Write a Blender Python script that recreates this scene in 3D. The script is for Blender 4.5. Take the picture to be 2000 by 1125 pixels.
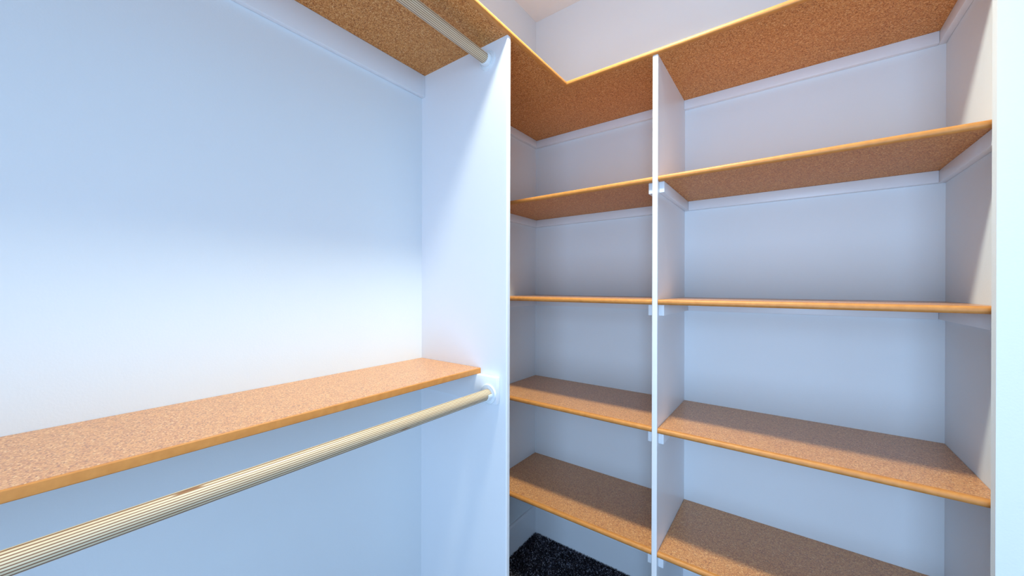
import bpy, bmesh, math, random
from mathutils import Vector, Matrix

random.seed(7)
for _o in list(bpy.data.objects):
    bpy.data.objects.remove(_o, do_unlink=True)
SC = bpy.context.scene
COL = SC.collection

# ------------------------------------------------------------ camera
F_PX, YAW, PITCH, ROLL = 732.8, 0.6375, -0.0011, 0.0024
cam_d = bpy.data.cameras.new('camera')
cam_d.sensor_fit = 'HORIZONTAL'; cam_d.sensor_width = 36.0
cam_d.lens = 36.0 * F_PX / 2000.0
cam_d.clip_start = 0.02
cam = bpy.data.objects.new('camera', cam_d); COL.objects.link(cam)
fw = Vector((-math.sin(YAW) * math.cos(PITCH), math.cos(YAW) * math.cos(PITCH), math.sin(PITCH)))
rt = Vector((math.cos(YAW), math.sin(YAW), 0))
up = rt.cross(fw)
r2 = rt * math.cos(ROLL) + up * math.sin(ROLL)
u2 = up * math.cos(ROLL) - rt * math.sin(ROLL)
M = Matrix((r2, u2, -fw)).transposed().to_4x4()
M.translation = Vector((1.1256, -1.7366, 1.341))
cam.matrix_world = M
SC.camera = cam

# ------------------------------------------------------------ world, lamps, exposure
SC.view_settings.view_transform = 'Standard'
SC.view_settings.look = 'None'
SC.view_settings.gamma = 1.0
SC.view_settings.use_curve_mapping = False
SC.view_settings.exposure = 0.13

LAMP_POS = (0.74, -0.93, 2.772)   # recessed downlight in the ceiling
LAMP_POWER = 23.5
LAMP_COLOR = (0.96, 1.0, 0.86)
FILL_POWER = 39.0  # cool fill lamp added behind the camera
FILL_COLOR = (0.45, 0.685, 1.0)

w = bpy.data.worlds.new('World'); SC.world = w
w.use_nodes = True
w.node_tree.nodes['Background'].inputs[0].default_value = (0.5, 0.7, 1.0, 1)
w.node_tree.nodes['Background'].inputs[1].default_value = 0.5

ld = bpy.data.lights.new('downlight', 'AREA')
ld.shape = 'DISK'; ld.size = 0.17; ld.spread = math.radians(140)
ld.energy = LAMP_POWER; ld.color = LAMP_COLOR
lo = bpy.data.objects.new('downlight', ld); lo.location = LAMP_POS; COL.objects.link(lo)

# ------------------------------------------------------------ measured layout (metres)
A = 0.7938        # closet panel: its face towards the room is at y = -A
TA = 0.0185
W1 = 0.4075       # its depth
D2 = 0.4119       # depth of the shelves on the back wall
XD, TD = 0.762, 0.0182
XR = 1.5134       # right wall of the recess
XN, YN = 1.4862, -0.455   # end of the short return wall that closes the recess
YB = -0.43        # its back face
XW = 2.30         # right wall of the open floor
ZT, Z5, Z4, Z3, Z2 = 2.1395, 1.7255, 1.3012, 0.8599, 0.4344
T = 0.0181
ZL, WL = 1.074, 0.2988
WT, DT = 0.4156, 0.42
C = 0.0175        # cleat thickness
HC = 0.038
YF = -2.62        # wall behind the camera
ZC = 2.80
DX0, DX1, DZ = 0.90, 1.80, 2.04   # unseen doorway, added in that wall to let in the fill light

dl = bpy.data.lights.new('added_fill_light', 'AREA')  # added fill lamp outside the doorway, brightens the shelf bays
dl.shape = 'RECTANGLE'; dl.size = DX1 - DX0; dl.size_y = DZ
dl.energy = FILL_POWER; dl.color = FILL_COLOR
do = bpy.data.objects.new('added_fill_light', dl)
do.location = ((DX0 + DX1) / 2, YF - 0.16, DZ / 2)
do.rotation_euler = (math.radians(90), 0, 0)
COL.objects.link(do)

# ------------------------------------------------------------ helpers
def prop(o, label=None, cat=None, group=None, kind=None):
    if label: o['label'] = label
    if cat: o['category'] = cat
    if group: o['group'] = group
    if kind: o['kind'] = kind
    return o

def link(name, bm, mat, parent=None, smooth=False, loc=(0, 0, 0)):
    me = bpy.data.meshes.new(name)
    bmesh.ops.recalc_face_normals(bm, faces=bm.faces)
    bm.to_mesh(me); bm.free()
    me.materials.append(mat)
    if smooth:
        for p in me.polygons: p.use_smooth = True
        try: me.set_sharp_from_angle(angle=math.radians(38))
        except Exception: pass
    if mat is M_BOARD:
        me.materials.append(M_BOARD_TOP)
        for p in me.polygons:
            if p.normal.z > 0.9: p.material_index = 1
    o = bpy.data.objects.new(name, me)
    o.location = loc
    COL.objects.link(o)
    if parent: o.parent = parent
    return o

def empty(name, loc):
    o = bpy.data.objects.new(name, None); o.empty_display_size = 0.05
    o.location = loc; COL.objects.link(o)
    return o

def box_bm(x0, x1, y0, y1, z0, z1, bev=0.0, seg=2, bm=None):
    b = bmesh.new()
    vs = [b.verts.new((x, y, z)) for x in (x0, x1) for y in (y0, y1) for z in (z0, z1)]
    for f in ((0, 1, 3, 2), (4, 6, 7, 5), (0, 4, 5, 1), (2, 3, 7, 6), (0, 2, 6, 4), (1, 5, 7, 3)):
        b.faces.new([vs[i] for i in f])
    bmesh.ops.recalc_face_normals(b, faces=b.faces)
    if bev:
        bmesh.ops.bevel(b, geom=b.edges[:] + b.verts[:], offset=bev, segments=seg, affect='EDGES', profile=0.5)
    if bm is None: return b
    me = bpy.data.meshes.new('tmp'); b.to_mesh(me); b.free()
    bm.from_mesh(me); bpy.data.meshes.remove(me)
    return bm

def prism(profile, p0, p1, ax_u, ax_v, cut0=0.0, cut1=0.0):
    """sweep a closed 2D profile (u,v) from p0 to p1; cut shifts the ends with u (mitre)."""
    b = bmesh.new()
    p0, p1 = Vector(p0), Vector(p1); d = (p1 - p0).normalized()
    U, V = Vector(ax_u), Vector(ax_v)
    a = [b.verts.new(p0 + U * u + V * v + d * cut0 * u) for u, v in profile]
    c = [b.verts.new(p1 + U * u + V * v + d * cut1 * u) for u, v in profile]
    n = len(profile)
    b.faces.new(a); b.faces.new(c[::-1])
    for i in range(n):
        b.faces.new((a[i], a[(i + 1) % n], c[(i + 1) % n], c[i]))
    bmesh.ops.recalc_face_normals(b, faces=b.faces)
    return b

def lathe(profile, seg=40, a0=0.0, a1=2 * math.pi):
    """profile (r, h) closed loop turned about +Y: full ring or an arc."""
    b = bmesh.new()
    full = abs(a1 - a0 - 2 * math.pi) < 1e-6
    n = seg if full else seg + 1
    rings = []
    for i in range(n):
        t = a0 + (a1 - a0) * i / seg
        rings.append([b.verts.new((r * math.cos(t), h, r * math.sin(t))) for r, h in profile])
    m = len(profile)
    for i in range(seg):
        p, q = rings[i], rings[(i + 1) % n]
        for k in range(m):
            b.faces.new((p[k], p[(k + 1) % m], q[(k + 1) % m], q[k]))
    if not full:
        b.faces.new(rings[0]); b.faces.new(rings[-1][::-1])
    bmesh.ops.recalc_face_normals(b, faces=b.faces)
    return b

# ------------------------------------------------------------ materials
def mat(name):
    m = bpy.data.materials.new(name); m.use_nodes = True
    nt = m.node_tree; b = nt.nodes['Principled BSDF']
    return m, nt, b, nt.nodes, nt.links

def ramp(N, stops, interp='LINEAR'):
    r = N.new('ShaderNodeValToRGB'); cr = r.color_ramp; cr.interpolation = interp
    while len(cr.elements) > 1: cr.elements.remove(cr.elements[-1])
    cr.elements[0].position = stops[0][0]; cr.elements[0].color = (*stops[0][1], 1)
    for p, c in stops[1:]:
        e = cr.elements.new(p); e.color = (*c, 1)
    return r

def paint(name, col, rough=0.55, bump=0.05, scale=160):
    m, nt, b, N, L = mat(name)
    tc = N.new('ShaderNodeNewGeometry')
    n1 = N.new('ShaderNodeTexNoise'); n1.inputs['Scale'].default_value = scale; n1.inputs['Detail'].default_value = 3
    L.new(tc.outputs['Position'], n1.inputs['Vector'])
    n2 = N.new('ShaderNodeTexNoise'); n2.inputs['Scale'].default_value = 2.2; n2.inputs['Detail'].default_value = 3
    L.new(tc.outputs['Position'], n2.inputs['Vector'])
    r = ramp(N, [(0.3, tuple(c * 0.985 for c in col)), (0.7, col)])
    L.new(n2.outputs['Fac'], r.inputs['Fac']); L.new(r.outputs['Color'], b.inputs['Base Color'])
    bp = N.new('ShaderNodeBump'); bp.inputs['Strength'].default_value = bump; bp.inputs['Distance'].default_value = 0.002
    L.new(n1.outputs['Fac'], bp.inputs['Height']); L.new(bp.outputs['Normal'], b.inputs['Normal'])
    b.inputs['Roughness'].default_value = rough
    return m

M_WALL = paint('wall_paint', (0.785, 0.828, 0.865), 0.6, 0.10, 220)
M_CEIL = paint('ceiling_paint', (0.84, 0.83, 0.81), 0.8, 0.2, 90)
M_TRIM = paint('white_semi_gloss_paint', (0.83, 0.85, 0.89), 0.35, 0.02, 60)
M_PLASTIC = paint('white_plastic', (0.82, 0.86, 0.89), 0.3, 0.0, 60)

def particle_board(name, coat):
    m, nt, b, N, L = mat(name)
    g = N.new('ShaderNodeNewGeometry')
    v1 = N.new('ShaderNodeTexVoronoi'); v1.inputs['Scale'].default_value = 420; v1.inputs['Randomness'].default_value = 1
    v2 = N.new('ShaderNodeTexVoronoi'); v2.inputs['Scale'].default_value = 190
    n1 = N.new('ShaderNodeTexNoise'); n1.inputs['Scale'].default_value = 520; n1.inputs['Detail'].default_value = 4
    n2 = N.new('ShaderNodeTexNoise'); n2.inputs['Scale'].default_value = 5; n2.inputs['Detail'].default_value = 3
    for n in (v1, v2, n1, n2): L.new(g.outputs['Position'], n.inputs['Vector'])
    sep = N.new('ShaderNodeSeparateColor'); L.new(v1.outputs['Color'], sep.inputs[0])
    r1 = ramp(N, [(0.0, (0.28, 0.08, 0.025)), (0.16, (0.52, 0.195, 0.055)), (0.55, (0.66, 0.278, 0.082)), (0.93, (0.79, 0.41, 0.15)), (1.0, (0.90, 0.60, 0.30))])
    L.new(sep.outputs[0], r1.inputs['Fac'])
    r2 = ramp(N, [(0.36, (0.80, 0.76, 0.72)), (0.62, (1.04, 1.04, 1.04))])
    L.new(n1.outputs['Fac'], r2.inputs['Fac'])
    mx = N.new('ShaderNodeMix'); mx.data_type = 'RGBA'; mx.blend_type = 'MULTIPLY'; mx.inputs[0].default_value = 0.8
    L.new(r1.outputs['Color'], mx.inputs[6]); L.new(r2.outputs['Color'], mx.inputs[7])
    # sparse dark flecks
    s2 = N.new('ShaderNodeSeparateColor'); L.new(v2.outputs['Color'], s2.inputs[0])
    lt = N.new('ShaderNodeMath'); lt.operation = 'LESS_THAN'; lt.inputs[1].default_value = 0.035
    L.new(s2.outputs[0], lt.inputs[0])
    d = N.new('ShaderNodeMath'); d.operation = 'LESS_THAN'; d.inputs[1].default_value = 0.34
    L.new(v2.outputs['Distance'], d.inputs[0])
    mm = N.new('ShaderNodeMath'); mm.operation = 'MULTIPLY'; L.new(lt.outputs[0], mm.inputs[0]); L.new(d.outputs[0], mm.inputs[1])
    m3 = N.new('ShaderNodeMath'); m3.operation = 'MULTIPLY'; m3.inputs[1].default_value = 0.6; L.new(mm.outputs[0], m3.inputs[0])
    mx2 = N.new('ShaderNodeMix'); mx2.data_type = 'RGBA'; mx2.inputs[7].default_value = (0.12, 0.05, 0.025, 1)
    L.new(m3.outputs[0], mx2.inputs[0]); L.new(mx.outputs[2], mx2.inputs[6])
    L.new(mx2.outputs[2], b.inputs['Base Color'])
    b.inputs['Roughness'].default_value = 0.42
    b.inputs['Specular IOR Level'].default_value = 0.6 if coat else 0.12
    b.inputs['Coat Weight'].default_value = coat; b.inputs['Coat Roughness'].default_value = 0.3
    bp = N.new('ShaderNodeBump'); bp.inputs['Strength'].default_value = 0.12; bp.inputs['Distance'].default_value = 0.0006
    L.new(n1.outputs['Fac'], bp.inputs['Height']); L.new(bp.outputs['Normal'], b.inputs['Normal'])
    return m
M_BOARD = particle_board('particle_board', 0.0)
M_BOARD_TOP = particle_board('particle_board_varnished_face', 0.6)   # same board, satin clear coat on its upper face

def mdf():
    m, nt, b, N, L = mat('smooth_fibreboard_edge')
    g = N.new('ShaderNodeNewGeometry')
    n1 = N.new('ShaderNodeTexNoise'); n1.inputs['Scale'].default_value = 60; n1.inputs['Detail'].default_value = 5
    L.new(g.outputs['Position'], n1.inputs['Vector'])
    r = ramp(N, [(0.3, (0.56, 0.215, 0.045)), (0.7, (0.65, 0.265, 0.06))])
    L.new(n1.outputs['Fac'], r.inputs['Fac']); L.new(r.outputs['Color'], b.inputs['Base Color'])
    b.inputs['Roughness'].default_value = 0.5
    return m
M_MDF = mdf()

def plywood(tilt, ply_t, thr):
    """dowel turned from laminated plywood: plies show as lines along its length (local Y)."""
    m, nt, b, N, L = mat('laminated_plywood_dowel')
    tc = N.new('ShaderNodeTexCoord')
    mp = N.new('ShaderNodeMapping'); mp.inputs['Rotation'].default_value = (0, tilt, 0)
    L.new(tc.outputs['Object'], mp.inputs['Vector'])
    wob = N.new('ShaderNodeTexNoise'); wob.inputs['Scale'].default_value = 3.0; wob.inputs['Detail'].default_value = 2
    L.new(tc.outputs['Object'], wob.inputs['Vector'])
    sx = N.new('ShaderNodeSeparateXYZ'); L.new(mp.outputs[0], sx.inputs[0])
    w1 = N.new('ShaderNodeMath'); w1.operation = 'MULTIPLY_ADD'; w1.inputs[1].default_value = 0.0016
    L.new(wob.outputs['Fac'], w1.inputs[0]); L.new(sx.outputs['X'], w1.inputs[2])
    sc = N.new('ShaderNodeMath'); sc.operation = 'MULTIPLY'; sc.inputs[1].default_value = 1 / ply_t
    L.new(w1.outputs[0], sc.inputs[0])
    fr = N.new('ShaderNodeMath'); fr.operation = 'FRACT'; L.new(sc.outputs[0], fr.inputs[0])
    fl = N.new('ShaderNodeMath'); fl.operation = 'FLOOR'; L.new(sc.outputs[0], fl.inputs[0])
    r = ramp(N, [(0.0, (0.15, 0.055, 0.03)), (0.20, (0.22, 0.08, 0.04)), (0.31, (0.66, 0.54, 0.36)), (0.6, (0.76, 0.66, 0.48)), (0.88, (0.68, 0.55, 0.36)), (1.0, (0.34, 0.18, 0.10))])
    L.new(fr.outputs[0], r.inputs['Fac'])
    # every ply: its own tone, and dark gaps along some of them
    cb = N.new('ShaderNodeCombineXYZ'); L.new(fl.outputs[0], cb.inputs[0])
    ym = N.new('ShaderNodeMath'); ym.operation = 'MULTIPLY'; ym.inputs[1].default_value = 3.2
    L.new(sx.outputs['Y'], ym.inputs[0]); L.new(ym.outputs[0], cb.inputs[1])
    ns = N.new('ShaderNodeTexNoise'); ns.inputs['Scale'].default_value = 1.7; ns.inputs['Detail'].default_value = 3
    L.new(cb.outputs[0], ns.inputs['Vector'])
    rr = ramp(N, [(thr, (0.30, 0.13, 0.08)), (thr + 0.05, (0.90, 0.85, 0.78)), (0.6, (1, 1, 1)), (0.8, (1.0, 0.96, 0.86))])
    L.new(ns.outputs['Fac'], rr.inputs['Fac'])
    mx = N.new('ShaderNodeMix'); mx.data_type = 'RGBA'; mx.blend_type = 'MULTIPLY'; mx.inputs[0].default_value = 1
    L.new(r.outputs['Color'], mx.inputs[6]); L.new(rr.outputs['Color'], mx.inputs[7])
    # small knots
    mk = N.new('ShaderNodeMapping'); mk.inputs['Scale'].default_value = (45, 7, 45)
    L.new(tc.outputs['Object'], mk.inputs['Vector'])
    vk = N.new('ShaderNodeTexVoronoi'); vk.inputs['Scale'].default_value = 1; L.new(mk.outputs[0], vk.inputs['Vector'])
    kr = ramp(N, [(0.0, (1, 1, 1)), (0.10, (1, 1, 1)), (0.16, (0, 0, 0))])
    L.new(vk.outputs['Distance'], kr.inputs['Fac'])
    mx2 = N.new('ShaderNodeMix'); mx2.data_type = 'RGBA'; mx2.inputs[7].default_value = (0.30, 0.15, 0.07, 1)
    L.new(kr.outputs['Color'], mx2.inputs[0]); L.new(mx.outputs[2], mx2.inputs[6])
    L.new(mx2.outputs[2], b.inputs['Base Color'])
    b.inputs['Roughness'].default_value = 0.45
    bp = N.new('ShaderNodeBump'); bp.inputs['Strength'].default_value = 0.25; bp.inputs['Distance'].default_value = 0.0006
    L.new(fr.outputs[0], bp.inputs['Height']); L.new(bp.outputs['Normal'], b.inputs['Normal'])
    return m

def carpet_mat():
    m, nt, b, N, L = mat('carpet_yarn')
    g = N.new('ShaderNodeNewGeometry')
    v = N.new('ShaderNodeTexVoronoi'); v.inputs['Scale'].default_value = 210
    n = N.new('ShaderNodeTexNoise'); n.inputs['Scale'].default_value = 14; n.inputs['Detail'].default_value = 3
    L.new(g.outputs['Position'], v.inputs['Vector']); L.new(g.outputs['Position'], n.inputs['Vector'])
    s = N.new('ShaderNodeSeparateColor'); L.new(v.outputs['Color'], s.inputs[0])
    r = ramp(N, [(0.0, (0.006, 0.006, 0.009)), (0.30, (0.016, 0.017, 0.026)), (0.50, (0.028, 0.020, 0.018)), (0.68, (0.030, 0.036, 0.058)),
                 (0.80, (0.10, 0.075, 0.075)), (0.90, (0.22, 0.22, 0.29)), (1.0, (0.60, 0.60, 0.66))])
    L.new(s.outputs[0], r.inputs['Fac'])
    rr = ramp(N, [(0.35, (0.6, 0.6, 0.6)), (0.65, (1.5, 1.5, 1.5))])
    L.new(n.outputs['Fac'], rr.inputs['Fac'])
    mx = N.new('ShaderNodeMix'); mx.data_type = 'RGBA'; mx.blend_type = 'MULTIPLY'; mx.inputs[0].default_value = 1
    L.new(r.outputs['Color'], mx.inputs[6]); L.new(rr.outputs['Color'], mx.inputs[7])
    L.new(mx.outputs[2], b.inputs['Base Color'])
    b.inputs['Roughness'].default_value = 0.95; b.inputs['Specular IOR Level'].default_value = 0.1
    return m
M_CARPET = carpet_mat()

# ------------------------------------------------------------ the room
TH = 0.12
def struct(name, bm, m):
    o = link(name, bm, m); o['kind'] = 'structure'; return o

struct('floor', box_bm(-TH, XW + TH, YF - TH, TH, -0.10, 0.0), M_CARPET)
struct('ceiling', box_bm(-TH, XW + TH, YF - TH, TH, ZC, ZC + 0.10), M_CEIL)
struct('wall_left', box_bm(-TH, 0, YF - TH, TH, 0, ZC), M_WALL)
struct('wall_back', box_bm(0, XR, 0, TH, 0, ZC), M_WALL)
# right wall in plan: recess face at XR, a return wall ending at XN, then the wall of the open floor at XW
b = bmesh.new()
pts = [(XR, TH), (XW + TH, TH), (XW + TH, YF - TH), (XW, YF - TH), (XW, YN), (XN, YN), (XN, YB), (XR, YB)]
lo_ = [b.verts.new((x, y, 0)) for x, y in pts]; hi_ = [b.verts.new((x, y, ZC)) for x, y in pts]
b.faces.new(lo_[::-1]); b.faces.new(hi_)
for i in range(8):
    b.faces.new((lo_[i], lo_[(i + 1) % 8], hi_[(i + 1) % 8], hi_[i]))
struct('wall_right', b, M_WALL)
# wall behind the camera with an unseen doorway added for the fill light
b = box_bm(0, DX0, YF - TH, YF, 0, ZC)
box_bm(DX1, XW, YF - TH, YF, 0, ZC, bm=b)
box_bm(DX0, DX1, YF - TH, YF, DZ, ZC, bm=b)
struct('wall_front', b, M_WALL)
b = box_bm(DX0 - 0.06, DX0, YF, YF + 0.014, 0, DZ + 0.06, 0.003)  # casing round the added doorway
box_bm(DX1, DX1 + 0.06, YF, YF + 0.014, 0, DZ + 0.06, 0.003, bm=b)
box_bm(DX0, DX1, YF, YF + 0.014, DZ, DZ + 0.06, 0.003, bm=b)
struct('trim_1', b, M_TRIM)

# baseboards with an eased top
HB, TB = 0.150, 0.0115
bp_ = [(0, 0), (TB, 0), (TB, HB - 0.012), (TB - 0.002, HB - 0.005), (TB - 0.005, HB - 0.001), (0, HB)]
E0 = 0.0005
struct('baseboard_left', prism(bp_, (0, -A + TA, 0), (0, 0, 0), (1, 0, 0), (0, 0, 1), 0, -1), M_TRIM)
struct('baseboard_back', prism(bp_, (0, 0, 0), (XD - TD, 0, 0), (0, -1, 0), (0, 0, 1), 1, 0), M_TRIM)
struct('baseboard_back', prism(bp_, (XD, 0, 0), (XR, 0, 0), (0, -1, 0), (0, 0, 1), 0, -1), M_TRIM)
struct('baseboard_right', prism(bp_, (XR, 0, 0), (XR, YB, 0), (-1, 0, 0), (0, 0, 1), 1, 0), M_TRIM)
struct('baseboard_left', prism(bp_, (0, YF + .0, 0), (0, -A, 0), (1, 0, 0), (0, 0, 1), 0, 0), M_TRIM)
struct('baseboard_right', prism(bp_, (XW, YN, 0), (XW, YF, 0), (-1, 0, 0), (0, 0, 1), 0, 0), M_TRIM)

# ------------------------------------------------------------ carpet pile (uncountable tufts)
def pile():
    vs, fs = [], []
    def tuft(x, y, h, r):
        a = random.random() * 6.283; lx, ly = random.gauss(0, h * .38), random.gauss(0, h * .38)
        i = len(vs)
        for k in range(3):
            t = a + k * 2.0944
            vs.append((x + r * math.cos(t), y + r * math.sin(t), 0.0003))
        for k in range(3):
            t = a + k * 2.0944
            vs.append((x + lx + r * .55 * math.cos(t), y + ly + r * .55 * math.sin(t), h))
        fs.extend(((i, i + 1, i + 4, i + 3), (i + 1, i + 2, i + 5, i + 4), (i + 2, i, i + 3, i + 5), (i + 3, i + 4, i + 5)))
    st = 0.0042
    y = -0.014
    while y > -0.60:
        x = 0.014
        while x < XD - TD - 0.004:
            tuft(x + random.uniform(-.002, .002), y + random.uniform(-.002, .002), random.uniform(.005, .0105), .0016)
            x += st
        y -= st
    st = 0.009
    y = -0.02
    while y > YF + 0.02:
        x = 0.02
        while x < XR - 0.02:
            inner = (x < XD - TD - .006 and y > -0.60)
            panel = (-A - .01 < y < -A + TA + .01 and x < W1 + .01)
            div = (XD - TD - .01 < x < XD + .01 and y > -D2 - .012)
            if not (inner or panel or div):
                tuft(x + random.uniform(-.004, .004), y + random.uniform(-.004, .004), random.uniform(.005, .0105), .0034)
            x += st
        y -= st
    me = bpy.data.meshes.new('carpet_pile'); me.from_pydata(vs, [], fs); me.update()
    me.materials.append(M_CARPET)
    o = bpy.data.objects.new('carpet_pile', me); COL.objects.link(o)
    prop(o, 'short dark flecked navy and brown carpet pile covering the closet floor', 'carpet', None, 'stuff')
pile()

# ------------------------------------------------------------ shelves
def nose_profile(r, d, t=T):
    """section of the front edge strip: u forward, v up (0..t); bullnosed by r"""
    p = [(0, 0)]
    n = 6
    for k in range(n + 1):
        a = -math.pi / 2 + (math.pi / 2) * k / n
        p.append((d - r + r * math.cos(a), r + r * math.sin(a)))
    for k in range(n + 1):
        a = (math.pi / 2) * k / n
        p.append((d - r + r * math.cos(a), t - r + r * math.sin(a)))
    p.append((0, t))
    # drop duplicates
    q = []
    for v in p:
        if not q or (abs(v[0] - q[-1][0]) + abs(v[1] - q[-1][1])) > 1e-6: q.append(v)
    return q

ND = 0.014
def shelf_back(x0, x1, ztop, depth, label, group, r=0.0078):
    """a shelf against the back wall"""
    root = empty('shelf', (x0, 0, ztop - T))
    prop(root, label, 'shelf', group)
    L_ = x1 - x0
    link('board', box_bm(0, L_, -depth + ND, 0, 0, T, 0.0006, 1), M_BOARD, root)
    link('front_edge', prism(nose_profile(r, ND), (0, -depth + ND, 0), (L_, -depth + ND, 0), (0, -1, 0), (0, 0, 1)), M_MDF, root, True)
    return root

G = 0.0006
order = [(Z5, 'highest'), (Z4, 'eye-level'), (Z3, 'second lowest'), (Z2, 'lowest')]
pos_l = {Z5: 'uppermost of the four between the tall white panel and the divider',
         Z4: 'seen edge-on at eye level between the tall white panel and the divider',
         Z3: 'just below eye level in the narrow left bay, half in shadow',
         Z2: 'above the dark carpet in the narrow left bay'}
pos_r = {Z5: 'uppermost of the four in the wide right bay, underside showing',
         Z4: 'seen edge-on at eye level in the wide right bay',
         Z3: 'just below eye level in the wide right bay',
         Z2: 'lowest in the wide right bay, cut by the bottom of the picture'}
for z in (Z5, Z4, Z3, Z2):
    shelf_back(G, XD - TD - G, z, D2 - 0.002, 'tan particleboard shelf ' + pos_l[z], 'shelves in the left bay')
for z in (Z5, Z4, Z3, Z2):
    s = shelf_back(XD + G, XR - G, z, D2 - 0.002, 'tan particleboard shelf ' + pos_r[z], 'shelves in the right bay')

# the top shelf: a run on the back wall and a run along the left wall, mitred edging
YE = YF + 0.004
root = empty('top_shelf', (0, 0, ZT)); prop(root, 'long reddish brown top shelf along the back wall over both shelf bays', 'shelf')
link('board', box_bm(G, XR - G, -DT + ND, -G, 0, T, 0.0006, 1), M_BOARD, root)
link('front_edge', prism(nose_profile(0.0078, ND), (WT - ND, -DT + ND, 0), (XR - G, -DT + ND, 0), (0, -1, 0), (0, 0, 1), 1, 0), M_MDF, root, True)
root = empty('top_shelf', (0, YE, ZT)); prop(root, 'long reddish brown top shelf along the left wall above the upper rod', 'shelf')
link('board', box_bm(G, WT - ND, 0, -DT + ND - 0.0012 - YE, 0, T, 0.0006, 1), M_BOARD, root)
link('front_edge', prism(nose_profile(0.0078, ND), (WT - ND, 0, 0), (WT - ND, -DT + ND - 0.0012 - YE, 0), (1, 0, 0), (0, 0, 1), 0, -1), M_MDF, root, True)
# lower left shelf with a square edge
root = empty('lower_shelf', (0, YE, ZL - T)); prop(root, 'long narrow tan shelf on the left wall above the lower rod', 'shelf')
link('board', box_bm(G, WL - 0.004, 0, -A - G - YE, 0, T, 0.0006, 1), M_BOARD, root)
link('front_edge', prism(nose_profile(0.0022, 0.004), (WL - 0.004, 0, 0), (WL - 0.004, -A - G - YE, 0), (1, 0, 0), (0, 0, 1)), M_MDF, root, True)

# ------------------------------------------------------------ upright panels
def panel_thing(name, label, bm_body, bm_edge):
    o = link(name, bm_body, M_TRIM); prop(o, label, 'panel')
    link('edge_strip', bm_edge, M_TRIM, o, True)
    return o
def edge_prof(t, d, r):
    p = [(0, 0)]
    for k in range(6):
        a = -math.pi / 2 + (math.pi / 2) * k / 5; p.append((d - r + r * math.cos(a), r + r * math.sin(a)))
    for k in range(6):
        a = (math.pi / 2) * k / 5; p.append((d - r + r * math.cos(a), t - r + r * math.sin(a)))
    p.append((0, t)); return p
panel_thing('closet_panel', 'tall white closet side panel where both clothes rods end',
            box_bm(0, W1 - 0.006, -A, -A + TA, 0, ZT),
            prism(edge_prof(TA, 0.006, 0.004), (W1 - 0.006, -A, 0), (W1 - 0.006, -A, ZT), (1, 0, 0), (0, 1, 0)))
panel_thing('divider_panel', 'tall white divider standing between the left and right shelf bays',
            box_bm(XD - TD, XD, -D2 + 0.006, 0, 0, ZT),
            prism(edge_prof(TD, 0.006, 0.003), (XD - TD, -D2 + 0.006, 0), (XD - TD, -D2 + 0.006, ZT), (0, -1, 0), (1, 0, 0)))

# ------------------------------------------------------------ cleats (painted battens the shelves rest on)
def cleat(x0, x1, y0, y1, ztop, h, label, group=None, bev=0.0018):
    o = link('shelf_cleat', box_bm(x0, x1, y0, y1, ztop - h, ztop, bev, 2), M_TRIM, None, True)
    prop(o, label, 'cleat', group); return o
GC = 'white cleats under the shelves'
cleat(0, 0.0175, YE, -A, ZT, 0.082, 'wide white cleat on the left wall under the top shelf', GC, 0.003)
cleat(0, C, -A + TA, 0, ZT, HC, 'short white cleat on the left wall under the top shelf, behind the tall panel', GC)
cleat(C, XD - TD, -C, 0, ZT, HC, 'white cleat on the back wall under the top shelf in the left bay', GC)
cleat(XD, XR - C, -C, 0, ZT, HC, 'white cleat on the back wall under the top shelf in the right bay', GC)
cleat(XR - C, XR, YB + 0.002, 0, ZT, HC, 'white cleat on the right wall directly under the top shelf', GC)
nm = {Z5: 'highest bay shelf', Z4: 'eye-level shelf', Z3: 'second lowest shelf', Z2: 'lowest shelf'}
for z in (Z5, Z4):
    zt = z - T
    cleat(0, C, -0.385, 0, zt, HC, 'white cleat on the left wall under the %s of the left bay' % nm[z], GC)
    cleat(C, XD - TD - C, -C, 0, zt, HC, 'white cleat on the back wall under the %s of the left bay' % nm[z], GC)
    cleat(XD + C, XR - C, -C, 0, zt, HC, 'white cleat on the back wall under the %s of the right bay' % nm[z], GC)
    cleat(XR - C, XR, -D2 + 0.02, 0, zt, HC, 'white cleat on the right wall under the %s of the right bay' % nm[z], GC)
for z in (Z5, Z4, Z3, Z2):
    zt = z - T
    cleat(XD - TD - C, XD - TD, -D2 + 0.018, 0, zt, HC, 'white cleat on the left face of the divider under the %s' % nm[z], GC)
    cleat(XD, XD + C, -D2 + 0.018, 0, zt, HC, 'white cleat on the right face of the divider under the %s' % nm[z], GC)
cleat(0, 0.381, -A - 0.019, -A, ZL - T, 0.088, 'white cleat block on the tall panel holding the lower rod socket', GC, 0.004)

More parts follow.
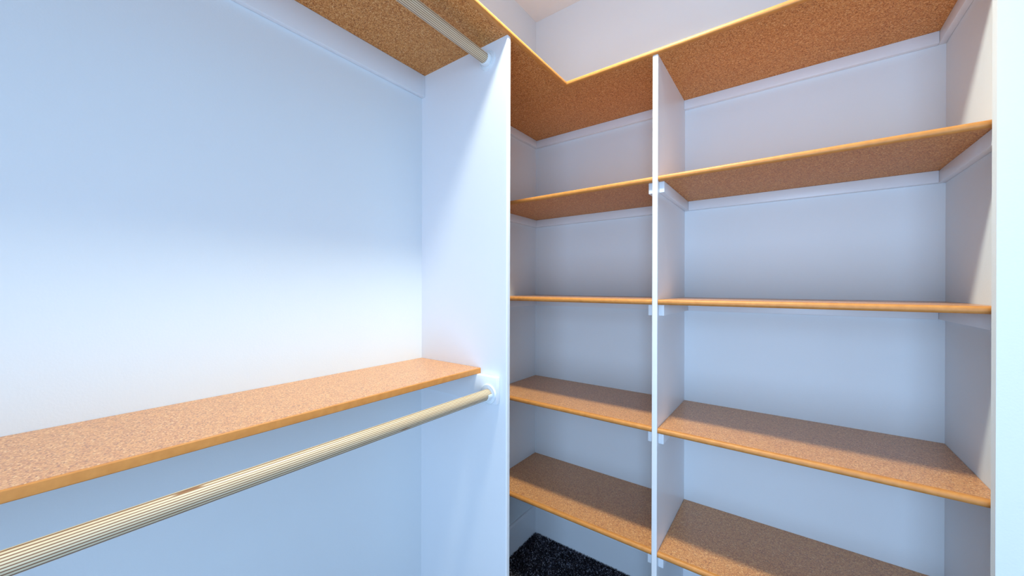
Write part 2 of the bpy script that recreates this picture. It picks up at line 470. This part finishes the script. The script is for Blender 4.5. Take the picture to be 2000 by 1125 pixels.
# ------------------------------------------------------------ clothes rods and their sockets
R_ROD = 0.0168
def rod(y_end, xr_, z_at_end, tilt_z, ply, label):
    Ln = abs(YE - y_end)
    b = bmesh.new()
    n, m = 40, 60
    rings = []
    for j in range(m + 1):
        yy = -Ln * j / m
        rings.append([b.verts.new((R_ROD * math.cos(2 * math.pi * i / n), yy, R_ROD * math.sin(2 * math.pi * i / n))) for i in range(n)])
    for j in range(m):
        for i in range(n):
            b.faces.new((rings[j][i], rings[j][(i + 1) % n], rings[j + 1][(i + 1) % n], rings[j + 1][i]))
    b.faces.new(rings[0]); b.faces.new(rings[-1][::-1])
    o = link('clothes_rod', b, plywood(*ply), None, True, (xr_, y_end, z_at_end))
    o.rotation_euler = (-tilt_z, 0, 0)
    prop(o, label, 'rod', 'wooden clothes rods')
    return o
def socket(x, y, z, label, open_top):
    root = empty('rod_socket', (x, y, z)); prop(root, label, 'rod socket', 'white rod sockets')
    # flange against the panel, with a raised rim
    fl = [(0.0008, 0), (0.0325, 0), (0.0325, -0.003), (0.031, -0.005), (0.0285, -0.005), (0.0275, -0.0028), (0.0008, -0.0028)]
    link('flange', lathe(fl, 48), M_PLASTIC, root, True)
    cup = [(R_ROD + 0.0004, -0.0028), (R_ROD + 0.0046, -0.0028), (R_ROD + 0.0042, -0.019), (R_ROD + 0.0034, -0.020), (R_ROD + 0.0004, -0.020)]
    if open_top: cb_ = lathe(cup, 32, math.radians(165), math.radians(375))
    else: cb_ = lathe(cup, 48)
    link('cup', cb_, M_PLASTIC, root, True)
    if open_top:
        # screw through the flange
        sc_ = lathe([(0.0002, -0.0028), (0.004, -0.0028), (0.0034, -0.0042), (0.0002, -0.0046)], 16)
        bmesh.ops.translate(sc_, verts=sc_.verts, vec=(0, 0, 0.0215))
        link('screw', sc_, M_PLASTIC, root, True)
    return root
XL = 0.3474
rod(-A - 0.019 - 0.003, XL, 0.9985, 0.0, (1.97, 0.0038, 0.29), 'lower wooden clothes rod under the narrow shelf, reaching the left picture edge')
socket(XL, -A - 0.019, 0.9985, 'white rod socket holding the lower clothes rod', True)
XU = 0.3256
rod(-A - 0.003, XU, 2.087, 0.0, (0.82, 0.0046, 0.24), 'upper wooden clothes rod under the reddish top shelf')
socket(XU, -A, 2.087, 'white rod socket holding the upper clothes rod', False)

# ------------------------------------------------------------ ceiling light (above the picture, it lights the closet)
root = empty('ceiling_light', (LAMP_POS[0], LAMP_POS[1], ZC)); prop(root, 'round white flush ceiling downlight above the open closet floor', 'lamp')
def up_lathe(profile, n=48):
    q = lathe([(r, -h) for r, h in profile], n)
    bmesh.ops.rotate(q, verts=q.verts, cent=(0, 0, 0), matrix=Matrix.Rotation(math.radians(90), 3, 'X'))
    return q
link('trim_ring', up_lathe([(0.080, 0), (0.105, 0), (0.104, -0.010), (0.090, -0.020), (0.080, -0.020)]), M_PLASTIC, root, True)
mb, nt, bb, N, L = mat('glowing_diffuser')
bb.inputs['Emission Color'].default_value = (*LAMP_COLOR, 1); bb.inputs['Emission Strength'].default_value = 6.0
link('diffuser', up_lathe([(0.0005, 0), (0.0795, 0), (0.0795, -0.018), (0.0005, -0.018)]), mb, root, True)
